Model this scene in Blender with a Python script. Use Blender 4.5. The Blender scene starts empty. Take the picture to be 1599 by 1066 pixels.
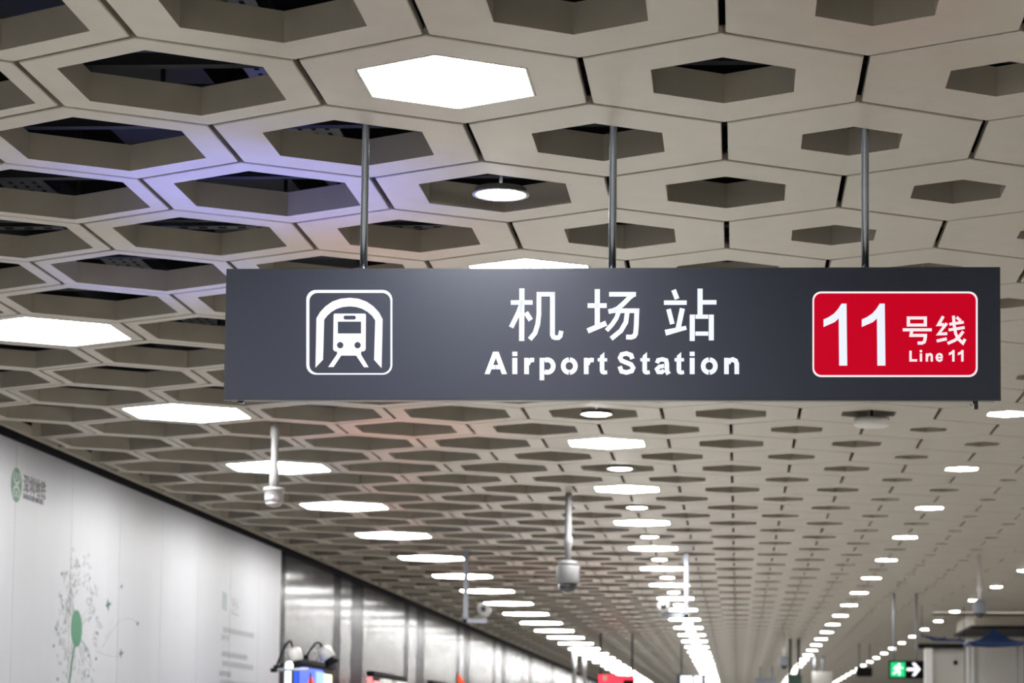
import bpy, bmesh, math, random
from mathutils import Vector, Matrix

random.seed(7)
S3 = math.sqrt(3.0)
scene = bpy.context.scene
COL = scene.collection

# ------------------------------------------------------------------ camera, world, exposure
FPX, CX, CY = 3656.806, 970.373, 846.037          # focal length and optical centre of the cropped photograph, 1599 x 1066
PITCH, YAW, ROLL = 0.08375, -0.05018, 0.0078
EYE = 1.6
fw = Vector((math.sin(YAW) * math.cos(PITCH), math.cos(YAW) * math.cos(PITCH), math.sin(PITCH)))
r0 = Vector((math.cos(YAW), -math.sin(YAW), 0.0))
u0 = r0.cross(fw)
RT = math.cos(ROLL) * r0 + math.sin(ROLL) * u0
UP = -math.sin(ROLL) * r0 + math.cos(ROLL) * u0
cam_d = bpy.data.cameras.new('camera')
cam = bpy.data.objects.new('camera', cam_d)
COL.objects.link(cam)
cam_d.sensor_fit = 'HORIZONTAL'
cam_d.sensor_width = 36.0
cam_d.lens = FPX / 1599.0 * 36.0
cam_d.shift_x = (799.5 - CX) / 1599.0
cam_d.shift_y = (CY - 533.0) / 1599.0
cam_d.clip_start = 0.05
cam_d.clip_end = 300.0
m = Matrix((RT, UP, -fw)).transposed().to_4x4()
m.translation = (0, 0, EYE)
cam.matrix_world = m
cam_d.dof.use_dof = True
cam_d.dof.focus_distance = 7.0
cam_d.dof.aperture_fstop = 6.3
scene.camera = cam

scene.view_settings.view_transform = 'Standard'
scene.view_settings.look = 'None'
scene.view_settings.gamma = 1.0
scene.view_settings.use_curve_mapping = False
scene.view_settings.exposure = 0.0
try:
    scene.cycles.max_bounces = 8
    scene.cycles.diffuse_bounces = 5
    scene.cycles.glossy_bounces = 4
    scene.cycles.sample_clamp_indirect = 6.0
    scene.cycles.use_denoising = True
    scene.cycles.caustics_reflective = False
    scene.cycles.caustics_refractive = False
except Exception:
    pass

world = bpy.data.worlds.new('world')
scene.world = world
world.use_nodes = True
world.node_tree.nodes['Background'].inputs[0].default_value = (0.75, 0.76, 0.8, 1)
world.node_tree.nodes['Background'].inputs[1].default_value = 0.03

LIGHT_W = 78.0            # strength of the lit ceiling hexagons
ROOM = dict(x0=-4.36, x1=9.6, y0=-9.0, y1=79.0)


def coloured_spot(name, loc, target, col, power, size, blend, rad=0.25):
    l = bpy.data.lights.new(name, 'SPOT')
    l.energy = power
    l.color = col
    l.spot_size = math.radians(size)
    l.spot_blend = blend
    l.shadow_soft_size = rad
    o = bpy.data.objects.new(name, l)
    COL.objects.link(o)
    o.location = loc
    o.rotation_euler = (Vector(target) - Vector(loc)).to_track_quat('-Z', 'Y').to_euler()
    return o


coloured_spot('blue_display_standin', (-2.15, 7.6, 0.3), (-1.62, 7.5, 3.4), (0.15, 0.18, 1.0), 1150, 30, 1.0)  # added spots standing in for an unseen display's coloured glow on the ceiling
coloured_spot('blue_display_standin', (-2.2, 9.1, 0.3), (-2.2, 9.1, 3.4), (0.22, 0.26, 1.0), 600, 26, 1.0)
coloured_spot('red_display_standin', (-1.35, 8.35, 0.3), (-1.35, 8.35, 3.4), (1.0, 0.2, 0.15), 130, 19, 1.0)
coloured_spot('pink_display_standin', (-2.1, 13.6, 0.3), (-2.1, 13.6, 3.4), (1.0, 0.26, 0.18), 200, 36, 1.0)


def ray(px, py):
    return RT * ((px - CX) / FPX) - UP * ((py - CY) / FPX) + fw


def at(px, py, Y):                       # point of the place seen at this spot of the photograph, Y metres down the hall
    d = ray(px, py)
    return Vector((0, 0, EYE)) + d * (Y / d.y)


def atx(px, py, X):
    d = ray(px, py)
    return Vector((0, 0, EYE)) + d * (X / d.x)


def seen(p):                             # where a point shows in the photograph
    v = Vector(p) - Vector((0, 0, EYE))
    z = v.dot(fw)
    if z < 0.2:
        return None
    return CX + FPX * v.dot(RT) / z, CY - FPX * v.dot(UP) / z


# ------------------------------------------------------------------ materials
MATS = {}


def mat(name, col=(0.5, 0.5, 0.5), rough=0.5, metal=0.0, emit=None, strength=0.0, noise=0.0, nscale=40.0, bump=0.0, bscale=60.0, spec=0.5,
        stretch=None, coat=0.0, ior=1.5):
    if name in MATS:
        return MATS[name]
    mt = bpy.data.materials.new(name)
    mt.use_nodes = True
    nt = mt.node_tree
    b = nt.nodes['Principled BSDF']
    b.inputs['Base Color'].default_value = (*col, 1)
    b.inputs['Roughness'].default_value = rough
    b.inputs['Metallic'].default_value = metal
    b.inputs['Specular IOR Level'].default_value = spec
    b.inputs['Coat Weight'].default_value = coat
    b.inputs['Coat Roughness'].default_value = 0.15
    b.inputs['IOR'].default_value = ior
    if emit:
        b.inputs['Emission Color'].default_value = (*emit, 1)
        b.inputs['Emission Strength'].default_value = strength
    if noise or bump:
        tc = nt.nodes.new('ShaderNodeTexCoord')
        mp = nt.nodes.new('ShaderNodeMapping')
        nt.links.new(tc.outputs['Object'], mp.inputs['Vector'])
        if stretch:
            mp.inputs['Scale'].default_value = stretch
    if noise:
        n = nt.nodes.new('ShaderNodeTexNoise')
        n.inputs['Scale'].default_value = nscale
        n.inputs['Detail'].default_value = 4
        nt.links.new(mp.outputs['Vector'], n.inputs['Vector'])
        cr = nt.nodes.new('ShaderNodeValToRGB')
        cr.color_ramp.elements[0].position = 0.3
        cr.color_ramp.elements[1].position = 0.7
        cr.color_ramp.elements[0].color = (*[c * (1 - noise) for c in col], 1)
        cr.color_ramp.elements[1].color = (*[min(1, c * (1 + noise)) for c in col], 1)
        nt.links.new(n.outputs['Fac'], cr.inputs['Fac'])
        nt.links.new(cr.outputs['Color'], b.inputs['Base Color'])
    if bump:
        n2 = nt.nodes.new('ShaderNodeTexNoise')
        n2.inputs['Scale'].default_value = bscale
        n2.inputs['Detail'].default_value = 3
        nt.links.new(mp.outputs['Vector'], n2.inputs['Vector'])
        bp = nt.nodes.new('ShaderNodeBump')
        bp.inputs['Strength'].default_value = bump
        bp.inputs['Distance'].default_value = 0.01
        nt.links.new(n2.outputs['Fac'], bp.inputs['Height'])
        nt.links.new(bp.outputs['Normal'], b.inputs['Normal'])
    MATS[name] = mt
    return mt


M_PANEL = mat('beige_panel_paint', (0.315, 0.285, 0.228), 0.38, noise=0.05, nscale=9, bump=0.02, bscale=300, spec=1.0, ior=1.65)
M_TRIM = mat('beige_edge_trim', (0.36, 0.335, 0.28), 0.42, spec=0.85)
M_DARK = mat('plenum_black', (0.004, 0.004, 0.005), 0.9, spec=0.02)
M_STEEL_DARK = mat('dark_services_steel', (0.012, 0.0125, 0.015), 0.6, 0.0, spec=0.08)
M_GALV = mat('galvanised_strut', (0.06, 0.062, 0.068), 0.45, 0.7, noise=0.2, nscale=30)
M_LIGHT = mat('lit_diffuser', (0.9, 0.9, 0.9), 0.5, emit=(1.0, 0.985, 0.955), strength=LIGHT_W)
M_WARM = mat('lit_diffuser_warm', (0.9, 0.9, 0.9), 0.5, emit=(1.0, 0.96, 0.86), strength=LIGHT_W * 0.8)
M_FRAME = mat('lamp_frame_paint', (0.62, 0.59, 0.54), 0.4)
M_CAN = mat('lamp_can', (0.42, 0.41, 0.39), 0.4)
M_FLOOR = mat('polished_floor_stone', (0.46, 0.445, 0.42), 0.35, noise=0.08, nscale=3)
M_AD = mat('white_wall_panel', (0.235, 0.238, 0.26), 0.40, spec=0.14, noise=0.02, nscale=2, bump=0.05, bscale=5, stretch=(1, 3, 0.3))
M_METAL = mat('brushed_wall_metal', (0.036, 0.036, 0.039), 0.14, 0.0, noise=0.08, nscale=7, bump=0.3, bscale=3.0, stretch=(1, 14, 0.10), spec=0.02)
M_STRIP = mat('dark_wall_strip', (0.011, 0.011, 0.016), 0.2, 0.0, spec=0.004, bump=0.1, bscale=3.0, stretch=(1, 2.5, 0.12))
M_BLACK = mat('matt_black', (0.006, 0.006, 0.007), 0.7, spec=0.03)
M_WHITEWALL = mat('plain_white_wall', (0.66, 0.65, 0.64), 0.6, noise=0.03, nscale=3)
M_SIGN = mat('dark_grey_sign_enamel', (0.013, 0.0155, 0.026), 0.40, noise=0.06, nscale=500, bump=0.015, bscale=900, spec=0.40)
M_SIGN.node_tree.nodes['Principled BSDF'].inputs['Specular Tint'].default_value = (0.86, 0.90, 1.0, 1)
M_SIGNEDGE = mat('sign_edge_black', (0.012, 0.012, 0.014), 0.35)
M_ROD = mat('galvanised_rod', (0.24, 0.26, 0.29), 0.22, 0.95, noise=0.12, nscale=25, stretch=(1, 1, 0.2))
M_LETTER = mat('lit_white_letter', (0.1, 0.1, 0.1), 0.6, emit=(0.80, 0.86, 0.98), strength=0.95, spec=0.2)
M_LETTER2 = mat('lit_pinkish_letter', (0.1, 0.1, 0.1), 0.6, emit=(0.95, 0.80, 0.84), strength=0.95, spec=0.2)
M_RED = mat('lit_red_film', (0.03, 0.0, 0.002), 0.5, emit=(0.55, 0.0, 0.014), strength=0.98, spec=0.05)
M_PILLAR = mat('bright_white_paint', (0.85, 0.85, 0.87), 0.4)
M_SPEAKER = mat('speaker_white', (0.6, 0.59, 0.56), 0.4)
M_CAMGREY = mat('pale_grey_camera_shell', (0.17, 0.17, 0.175), 0.45, spec=0.3)
M_WHITE = mat('white_plastic', (0.36, 0.36, 0.355), 0.35)
M_POLE = mat('white_painted_pole', (0.30, 0.305, 0.315), 0.35)
M_GREYPOLE = mat('grey_painted_pole', (0.26, 0.28, 0.33), 0.4)
M_GLASSDK = mat('dark_dome_glass', (0.015, 0.015, 0.02), 0.08, coat=0.6)
M_GREEN = mat('green_print', (0.008, 0.085, 0.04), 0.5, spec=0.2)
M_GREENDK = mat('dark_green_print', (0.006, 0.045, 0.028), 0.5, spec=0.2)
M_PALEGREEN = mat('pale_green_print', (0.1, 0.17, 0.14), 0.5, spec=0.2)
M_INK = mat('dark_grey_ink', (0.025, 0.025, 0.03), 0.5, spec=0.2)
M_FAINT = mat('faint_grey_green_ink', (0.12, 0.14, 0.135), 0.5, spec=0.2)
M_LIME = mat('white_print', (0.22, 0.25, 0.235), 0.5, spec=0.2)
M_BLUE = mat('lit_blue_screen', (0.02, 0.05, 0.4), 0.3, emit=(0.02, 0.10, 0.85), strength=1.0)
M_BLUEPALE = mat('lit_pale_blue_screen', (0.1, 0.2, 0.5), 0.3, emit=(0.25, 0.38, 0.85), strength=1.0)
M_YELLOW = mat('lit_pale_yellow_strip', (0.8, 0.8, 0.4), 0.3, emit=(1.0, 0.95, 0.45), strength=1.0)
M_TUBE = mat('lit_white_tube', (0.8, 0.85, 0.8), 0.4, emit=(0.82, 1.0, 0.92), strength=1.3)
M_PINK = mat('lit_pink_poster', (0.8, 0.2, 0.2), 0.4, emit=(1.0, 0.25, 0.27), strength=0.85)
M_ORANGE = mat('orange_red_cloth_glow', (0.75, 0.06, 0.01), 0.6, emit=(0.9, 0.05, 0.0), strength=0.35)  # faint glow put into the cloth, which is no lamp
M_REDBOX = mat('lit_red_sign', (0.6, 0.01, 0.03), 0.4, emit=(0.95, 0.01, 0.03), strength=0.9)
M_EXIT = mat('lit_green_sign', (0.0, 0.4, 0.15), 0.4, emit=(0.0, 0.55, 0.16), strength=1.0)
M_LIT = mat('lit_sign_white', (0.8, 0.8, 0.85), 0.4, emit=(0.86, 0.9, 1.0), strength=1.2)
M_CANVAS = mat('blue_canopy_cloth', (0.012, 0.045, 0.17), 0.7, noise=0.1, nscale=6)
M_COVE = mat('lit_cove_strip', (0.8, 0.78, 0.7), 0.5, emit=(1.0, 0.93, 0.80), strength=0.9)
M_GREYSHOP = mat('grey_shop_panel', (0.52, 0.51, 0.49), 0.6)
M_DKGREEN = mat('dark_green_sign', (0.02, 0.06, 0.05), 0.4)


# ------------------------------------------------------------------ building helpers
def link(name, bm, mats, parent=None, smooth=False, loc=None):
    me = bpy.data.meshes.new(name)
    bm.normal_update()
    bm.to_mesh(me)
    bm.free()
    for mm in (mats if isinstance(mats, (list, tuple)) else [mats]):
        me.materials.append(mm)
    if smooth:
        for p in me.polygons:
            p.use_smooth = True
    o = bpy.data.objects.new(name, me)
    COL.objects.link(o)
    if parent:
        o.parent = parent
    if loc is not None:
        o.location = loc
    return o


def tag(o, label, cat, group=None, kind=None):
    o['label'] = label
    o['category'] = cat
    if group:
        o['group'] = group
    if kind:
        o['kind'] = kind
    return o


def thing(name, label, cat, loc=(0, 0, 0), group=None, rotz=0.0):
    o = bpy.data.objects.new(name, None)
    o.empty_display_size = 0.1
    COL.objects.link(o)
    o.location = loc
    o.rotation_euler = (0, 0, rotz)
    return tag(o, label, cat, group)


def struct(name, bm, mats, **k):
    o = link(name, bm, mats, **k)
    o['kind'] = 'structure'
    return o


def box(bm, x0, x1, y0, y1, z0, z1, mi=0, bevel=0.0):
    v = [bm.verts.new(p) for p in ((x0, y0, z0), (x1, y0, z0), (x1, y1, z0), (x0, y1, z0), (x0, y0, z1), (x1, y0, z1), (x1, y1, z1), (x0, y1, z1))]
    fs = [bm.faces.new([v[i] for i in q]) for q in ((0, 3, 2, 1), (4, 5, 6, 7), (0, 1, 5, 4), (1, 2, 6, 5), (2, 3, 7, 6), (3, 0, 4, 7))]
    for f in fs:
        f.material_index = mi
    if bevel:
        es = list({e for f in fs for e in f.edges})
        bmesh.ops.bevel(bm, geom=es, offset=bevel, segments=2, affect='EDGES', profile=0.5)
    return bm


def lathe(bm, prof, seg=24, axis='z', at0=(0, 0, 0), mi=0, cap=True):
    """prof: (radius, height) from one end to the other"""
    rings = []
    a0 = Vector(at0)
    for r, h in prof:
        ring = []
        for i in range(seg):
            t = 2 * math.pi * i / seg
            p = {'z': Vector((r * math.cos(t), r * math.sin(t), h)), 'y': Vector((r * math.cos(t), h, r * math.sin(t))),
                 'x': Vector((h, r * math.cos(t), r * math.sin(t)))}[axis]
            ring.append(bm.verts.new(a0 + p))
        rings.append(ring)
    for a, b in zip(rings, rings[1:]):
        for i in range(seg):
            f = bm.faces.new((a[i], a[(i + 1) % seg], b[(i + 1) % seg], b[i]))
            f.material_index = mi
            f.smooth = True
    if cap:
        for r in (rings[0], rings[-1]):
            f = bm.faces.new(r)
            f.material_index = mi
    bmesh.ops.recalc_face_normals(bm, faces=bm.faces[:])
    return bm


def tube(bm, pts, r, seg=10, mi=0):
    pts = [Vector(p) for p in pts]
    rings = []
    ref = None
    for i, p in enumerate(pts):
        d = (pts[min(i + 1, len(pts) - 1)] - pts[max(i - 1, 0)]).normalized()
        if ref is None:
            ref = Vector((1, 0, 0)) if abs(d.x) < 0.9 else Vector((0, 1, 0))
        n = (ref - d * ref.dot(d)).normalized()
        ref = n
        b = d.cross(n)
        rr = r[i] if isinstance(r, (list, tuple)) else r
        rings.append([bm.verts.new(p + (n * math.cos(2 * math.pi * k / seg) + b * math.sin(2 * math.pi * k / seg)) * rr) for k in range(seg)])
    for a, b in zip(rings, rings[1:]):
        for k in range(seg):
            f = bm.faces.new((a[k], a[(k + 1) % seg], b[(k + 1) % seg], b[k]))
            f.material_index = mi
            f.smooth = True
    for rg in (rings[0], rings[-1]):
        bm.faces.new(rg).material_index = mi
    bmesh.ops.recalc_face_normals(bm, faces=bm.faces[:])
    return bm


class Flat:
    """Flat lettering: 2-D shapes, put on a face by a function and given a small thickness."""

    def __init__(self, put, depth=0.0015, out=Vector((0, -1, 0))):
        self.bm = bmesh.new()
        self.put = put
        self.depth = depth
        self.out = out

    def poly(self, pts, mi=0, lift=0.0):
        b = [self.put(*p) + self.out * lift for p in pts]
        t = [p + self.out * self.depth for p in b]
        lo = [self.bm.verts.new(p) for p in b]
        hi = [self.bm.verts.new(p) for p in t]
        self.bm.faces.new(hi).material_index = mi
        for i in range(len(lo)):
            j = (i + 1) % len(lo)
            self.bm.faces.new((lo[i], lo[j], hi[j], hi[i])).material_index = mi

    def rect(self, x0, y0, x1, y1, mi=0, lift=0.0):
        self.poly([(x0, y0), (x1, y0), (x1, y1), (x0, y1)], mi, lift)

    def stroke(self, pts, w, mi=0, lift=0.0, closed=False):
        n = len(pts)
        L, R = [], []
        for i, (x, y) in enumerate(pts):
            if closed:
                a, c = pts[i - 1], pts[(i + 1) % n]
            else:
                a, c = pts[max(i - 1, 0)], pts[min(i + 1, n - 1)]
            d1 = Vector((x - a[0], y - a[1]))
            d2 = Vector((c[0] - x, c[1] - y))
            if d1.length < 1e-9:
                d1 = d2
            if d2.length < 1e-9:
                d2 = d1
            d1.normalize()
            d2.normalize()
            t = (d1 + d2)
            if t.length < 1e-6:
                t = d1
            t.normalize()
            k = 1.0 / max(0.5, t.dot(d1))
            ww = (w[i] if isinstance(w, (list, tuple)) else w) / 2 * k
            L.append((x - t.y * ww, y + t.x * ww))
            R.append((x + t.y * ww, y - t.x * ww))
        for i in range(n if closed else n - 1):
            j = (i + 1) % n
            self.poly([L[i], L[j], R[j], R[i]], mi, lift)

    def arc(self, cx, cy, rx, ry, a0, a1, w, n=20, mi=0, lift=0.0):
        closed = abs(abs(a1 - a0) - 360) < 1e-6
        k = n if closed else n + 1
        pts = [(cx + rx * math.cos(math.radians(a0 + (a1 - a0) * i / n)), cy + ry * math.sin(math.radians(a0 + (a1 - a0) * i / n))) for i in range(k)]
        self.stroke(pts, w, mi, lift, closed)

    def disc(self, cx, cy, rx, ry, n=28, mi=0, lift=0.0):
        self.poly([(cx + rx * math.cos(2 * math.pi * i / n), cy + ry * math.sin(2 * math.pi * i / n)) for i in range(n)], mi, lift)

    def done(self, name, mats, parent=None):
        bmesh.ops.recalc_face_normals(self.bm, faces=self.bm.faces[:])
        return link(name, self.bm, mats, parent)


def rounded(x0, y0, x1, y1, r, n=6):
    pts = []
    for cx, cy, a in ((x1 - r, y1 - r, 0), (x0 + r, y1 - r, 90), (x0 + r, y0 + r, 180), (x1 - r, y0 + r, 270)):
        for i in range(n + 1):
            t = math.radians(a + 90 * i / n)
            pts.append((cx + r * math.cos(t), cy + r * math.sin(t)))
    return pts


def ordinal(n):
    w = ['', 'first', 'second', 'third', 'fourth', 'fifth', 'sixth', 'seventh', 'eighth', 'ninth', 'tenth', 'eleventh', 'twelfth', 'thirteenth', 'fourteenth',
         'fifteenth', 'sixteenth', 'seventeenth', 'eighteenth', 'nineteenth', 'twentieth']
    t = {2: 'twenty', 3: 'thirty', 4: 'forty'}
    if n <= 20:
        return w[n]
    if n % 10 == 0:
        return {30: 'thirtieth', 40: 'fortieth'}[n]
    return t[n // 10] + '-' + w[n % 10]


# ------------------------------------------------------------------ the room shell
CEIL = 3.4                 # underside of the ceiling panels
SLAB = 4.35
R_ = ROOM
bm = bmesh.new(); box(bm, R_['x0'] - 0.2, R_['x1'] + 0.2, R_['y0'] - 0.2, R_['y1'] + 0.2, -0.1, 0.0)
struct('floor', bm, M_FLOOR)
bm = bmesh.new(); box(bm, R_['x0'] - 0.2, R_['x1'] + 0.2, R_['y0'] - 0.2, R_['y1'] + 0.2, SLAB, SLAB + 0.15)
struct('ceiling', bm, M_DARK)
bm = bmesh.new(); box(bm, R_['x1'], R_['x1'] + 0.2, R_['y0'], R_['y1'], 0, SLAB)
struct('wall_right', bm, M_WHITEWALL)
bm = bmesh.new(); box(bm, R_['x0'], R_['x1'], R_['y1'], R_['y1'] + 0.2, 0, SLAB)
struct('wall_front', bm, M_WHITEWALL)
bm = bmesh.new(); box(bm, R_['x0'], R_['x1'], R_['y0'] - 0.2, R_['y0'], 0, SLAB)
struct('wall_back', bm, M_WHITEWALL)
bm = bmesh.new()
box(bm, R_['x0'] - 0.2, R_['x0'] - 0.02, R_['y0'], R_['y1'], 0, SLAB)
struct('wall_left', bm, M_BLACK)

AD_X = -4.34
# white printed wall panels, standing side by side up to the metal cladding
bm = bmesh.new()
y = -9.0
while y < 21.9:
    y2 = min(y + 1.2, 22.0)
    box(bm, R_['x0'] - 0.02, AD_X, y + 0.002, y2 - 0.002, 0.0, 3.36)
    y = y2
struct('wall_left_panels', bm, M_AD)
# metal cladding with dark strips between the sheets
strips = [(22.0, 22.33), (25.03, 25.5), (26.2, 27.05), (30.4, 30.85), (31.55, 32.4), (36.1, 36.5), (37.1, 37.95), (41.5, 42.0), (43.0, 43.9), (47.2, 47.6), (48.6, 49.5),
          (53.0, 53.5), (54.5, 55.4), (59.5, 60), (61, 62), (66, 66.5), (67.5, 68.5)]
bm = bmesh.new()
edges = [22.0]
for a, b_ in strips:
    edges += [a, b_]
edges.append(79.0)
spans = [(edges[i], edges[i + 1]) for i in range(2, len(edges) - 1, 2)]
for a, b_ in spans:
    n = max(1, round((b_ - a) / 0.75))
    for k in range(n):
        box(bm, R_['x0'] - 0.02, -4.36, a + (b_ - a) * k / n + 0.002, a + (b_ - a) * (k + 1) / n - 0.002, 0, 3.36)
struct('wall_left_cladding', bm, M_METAL)
bm = bmesh.new()
for a, b_ in strips:
    box(bm, R_['x0'] - 0.02, -4.362, a, b_, 0, 3.36)
struct('trim_1', bm, M_STRIP)
# shadow gap between wall and ceiling, and the edge strip of the ceiling
bm = bmesh.new(); box(bm, -4.38, -4.325, R_['y0'], R_['y1'], 3.355, 3.47)
struct('trim_2', bm, M_BLACK)
bm = bmesh.new(); box(bm, -4.318, -4.285, R_['y0'], R_['y1'], CEIL, CEIL + 0.06)
struct('trim_3', bm, M_TRIM)

# ------------------------------------------------------------------ the honeycomb ceiling
W = 0.7618                 # spacing across the hall
X0, Y0 = -0.04635, 6.30529
DY = W * 1.5 / S3
GAP = 0.017
RATIO = {-3: 0.83, -2: 0.742, -1: 0.632, 0: 0.513, 1: 0.39, 2: 0.272, 3: 0.154}


def ratio_of(c):
    p = math.ceil(c - 1e-6)
    if p <= -4:
        return 0.85
    return RATIO.get(p, 0.0)


def hex_pts(r, z, n=6):
    return [(r * math.cos(math.radians(90 + 60 * i)), r * math.sin(math.radians(90 + 60 * i)), z) for i in range(6)]


PANEL_TOP = 0.085


def panel_bm(k, bm=None, off=(0, 0, 0), clip=None):
    own = bmesh.new()
    ro = (W - GAP) / S3
    ri = k * W / S3
    ch = 0.003
    if k > 0:
        prof = [(ri, 0), (ro - ch, 0), (ro, ch), (ro, 0.024), (ri + 0.014, 0.024), (ri + 0.014, PANEL_TOP), (ri, PANEL_TOP)]
    else:
        prof = [(ro - ch, 0), (ro, ch), (ro, PANEL_TOP)]
    if k > 0.9:
        prof[4] = (ro, 0.024)
    rings = [[own.verts.new((p[0] + off[0], p[1] + off[1], p[2] + off[2])) for p in hex_pts(r, z)] for r, z in prof]
    pairs = list(zip(rings, rings[1:]))
    if k > 0:
        pairs.append((rings[-1], rings[0]))
    for a, b_ in pairs:
        for i in range(6):
            own.faces.new((a[i], a[(i + 1) % 6], b_[(i + 1) % 6], b_[i]))
    if k <= 0:
        own.faces.new(rings[0])
        own.faces.new(rings[-1])
    bmesh.ops.recalc_face_normals(own, faces=own.faces[:])
    if clip is not None:
        res = bmesh.ops.bisect_plane(own, geom=own.verts[:] + own.edges[:] + own.faces[:], plane_co=(clip, 0, 0), plane_no=(-1, 0, 0), clear_outer=True)
        es = [e for e in own.edges if len(e.link_faces) == 1]
        bmesh.ops.holes_fill(own, edges=es)
    if bm is None:
        return own
    tmp = bpy.data.meshes.new('tmp')
    own.to_mesh(tmp)
    own.free()
    bm.from_mesh(tmp)
    bpy.data.meshes.remove(tmp)
    return bm


ROWS = range(-14, 109)
lights_hex, lights_round = set(), set()
for n in ROWS:
    if n % 4 == 2:
        lights_hex.add((-4, n)); lights_hex.add((2, n)); lights_round.add((-1, n))
    if n % 4 == 0:
        lights_hex.add((-1, n))
        if n >= 4:
            lights_round.add((4, n))
        if n <= 36:
            lights_hex.add((7, n))  # large lights added out of view to brighten the far shop front
LIGHT_K = {-4: 0.845, -1: 0.605, 2: 0.28, 7: 0.5}


def cells():
    for n in ROWS:
        c = -5.0 if n % 2 == 0 else -5.5
        while c <= 12:
            yield c, n
            c += 1.0


def centre(c, n):
    return X0 + c * W, Y0 + n * DY


# how large each cell shows in the photograph
shown = []
for c, n in cells():
    x, y = centre(c, n)
    pts = [seen((x + p[0], y + p[1], CEIL)) for p in hex_pts(W / S3, 0)]
    if any(p is None for p in pts):
        continue
    cx = min(max(sum(p[0] for p in pts) / 6, 0), 1599)
    if max(p[0] for p in pts) < 6 or min(p[0] for p in pts) > 1593 or max(p[1] for p in pts) < 6 or min(p[1] for p in pts) > 1060:
        continue
    # wholly behind the hanging sign
    if all(354 < p[0] < 1560 and 421 < p[1] < 624 for p in pts):
        continue
    wpx = min(max(p[0] for p in pts), 1599) - max(min(p[0] for p in pts), 0)
    hpx = min(max(p[1] for p in pts), 1066) - max(min(p[1] for p in pts), 0)
    shown.append((wpx * hpx, n, c))
shown.sort(reverse=True)
single = {(c, n) for a, n, c in shown[:300]}
first_row = min(n for c, n in single)
by_row = {}
for c, n in sorted(single):
    by_row.setdefault(n, []).append(c)

panel_proto = {}
rest = bmesh.new()
for c, n in cells():
    k = ratio_of(c)
    if (c, n) in lights_hex:
        k = LIGHT_K[c] + 0.012
    elif (c, n) in lights_round and c > 0:
        k = 0.235
    clip = -4.287 if c == -5.5 else None
    x, y = centre(c, n)
    if (c, n) not in single:
        panel_bm(k, rest, (x, y, CEIL), clip)
        continue
    key = (round(k, 3), clip is not None)
    if key not in panel_proto:
        pb = panel_bm(k, None, (0, 0, 0), None if clip is None else clip - x)
        o = link('ceiling_coffer', pb, M_PANEL)
        panel_proto[key] = o
    else:
        o = panel_proto[key].copy()
        COL.objects.link(o)
    o.location = (x, y, CEIL)
    cs = by_row[n]
    i = cs.index(c) + 1
    if (c, n) in lights_hex:
        look = 'beige panel round a lit hexagon'
    elif k > 0.8:
        look = 'narrow-rimmed hexagonal ceiling panel'
    elif k > 0.6:
        look = 'wide-holed hexagonal ceiling panel'
    elif k > 0.35:
        look = 'medium-holed hexagonal ceiling panel'
    elif k > 0:
        look = 'small-holed hexagonal ceiling panel'
    else:
        look = 'unpierced hexagonal ceiling panel'
    tag(o, '%s, %s from left in the %s row from the top' % (look, ordinal(i), ordinal(n - first_row + 1)), 'ceiling panel', 'hexagonal ceiling panels', 'thing')
o = link('ceiling_coffers', rest, M_PANEL)
tag(o, 'receding beige hexagonal ceiling panels far down the hall', 'ceiling panel', 'hexagonal ceiling panels', 'stuff')

# the rails above that carry the panels, and their droppers
bm = bmesh.new()
for n in ROWS:
    y = Y0 + n * DY + 0.12
    box(bm, -4.35, 9.55, y - 0.02, y + 0.02, CEIL + PANEL_TOP + 0.001, CEIL + PANEL_TOP + 0.036)
for n in range(-14, 109, 3):
    y = Y0 + n * DY + 0.12
    for i in range(7):
        x = -4.0 + i * 2.2
        box(bm, x - 0.006, x + 0.006, y - 0.006, y + 0.006, CEIL + PANEL_TOP + 0.03, SLAB)
struct('ceiling_grid', bm, M_STEEL_DARK)

# services in the dark void above the holes
for i, (x, z, lab) in enumerate(((-2.95, 3.86, 'perforated grey cable channel in the dark void, nearest the wall'), (-1.55, 3.80, 'perforated grey cable channel in the dark void, nearer the middle'))):
    t = thing('cable_channel', lab, 'cable channel', (x, 0, z), 'perforated channels above the ceiling')
    bm = bmesh.new()
    box(bm, -0.10, 0.10, 3.0, 30.0, 0.0, 0.006)
    box(bm, -0.10, -0.094, 3.0, 30.0, 0.0, 0.06)
    box(bm, 0.094, 0.10, 3.0, 30.0, 0.0, 0.06)
    link('tray', bm, M_GALV, t)
    bm = bmesh.new()
    yy = 3.1
    while yy < 14:
        for xx in (-0.05, 0.0, 0.05):
            box(bm, xx - 0.008, xx + 0.008, yy, yy + 0.03, -0.001, 0.0005)
        yy += 0.07
    link('perforation', bm, M_BLACK, t)
    for yy in range(4, 30, 5):
        for sx in (-0.09, 0.09):
            bm = bmesh.new()
            tube(bm, [(sx, yy, 0.005), (sx, yy, SLAB - z - 0.002)], 0.006, 6)
            link('dropper', bm, M_STEEL_DARK, t)
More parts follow.
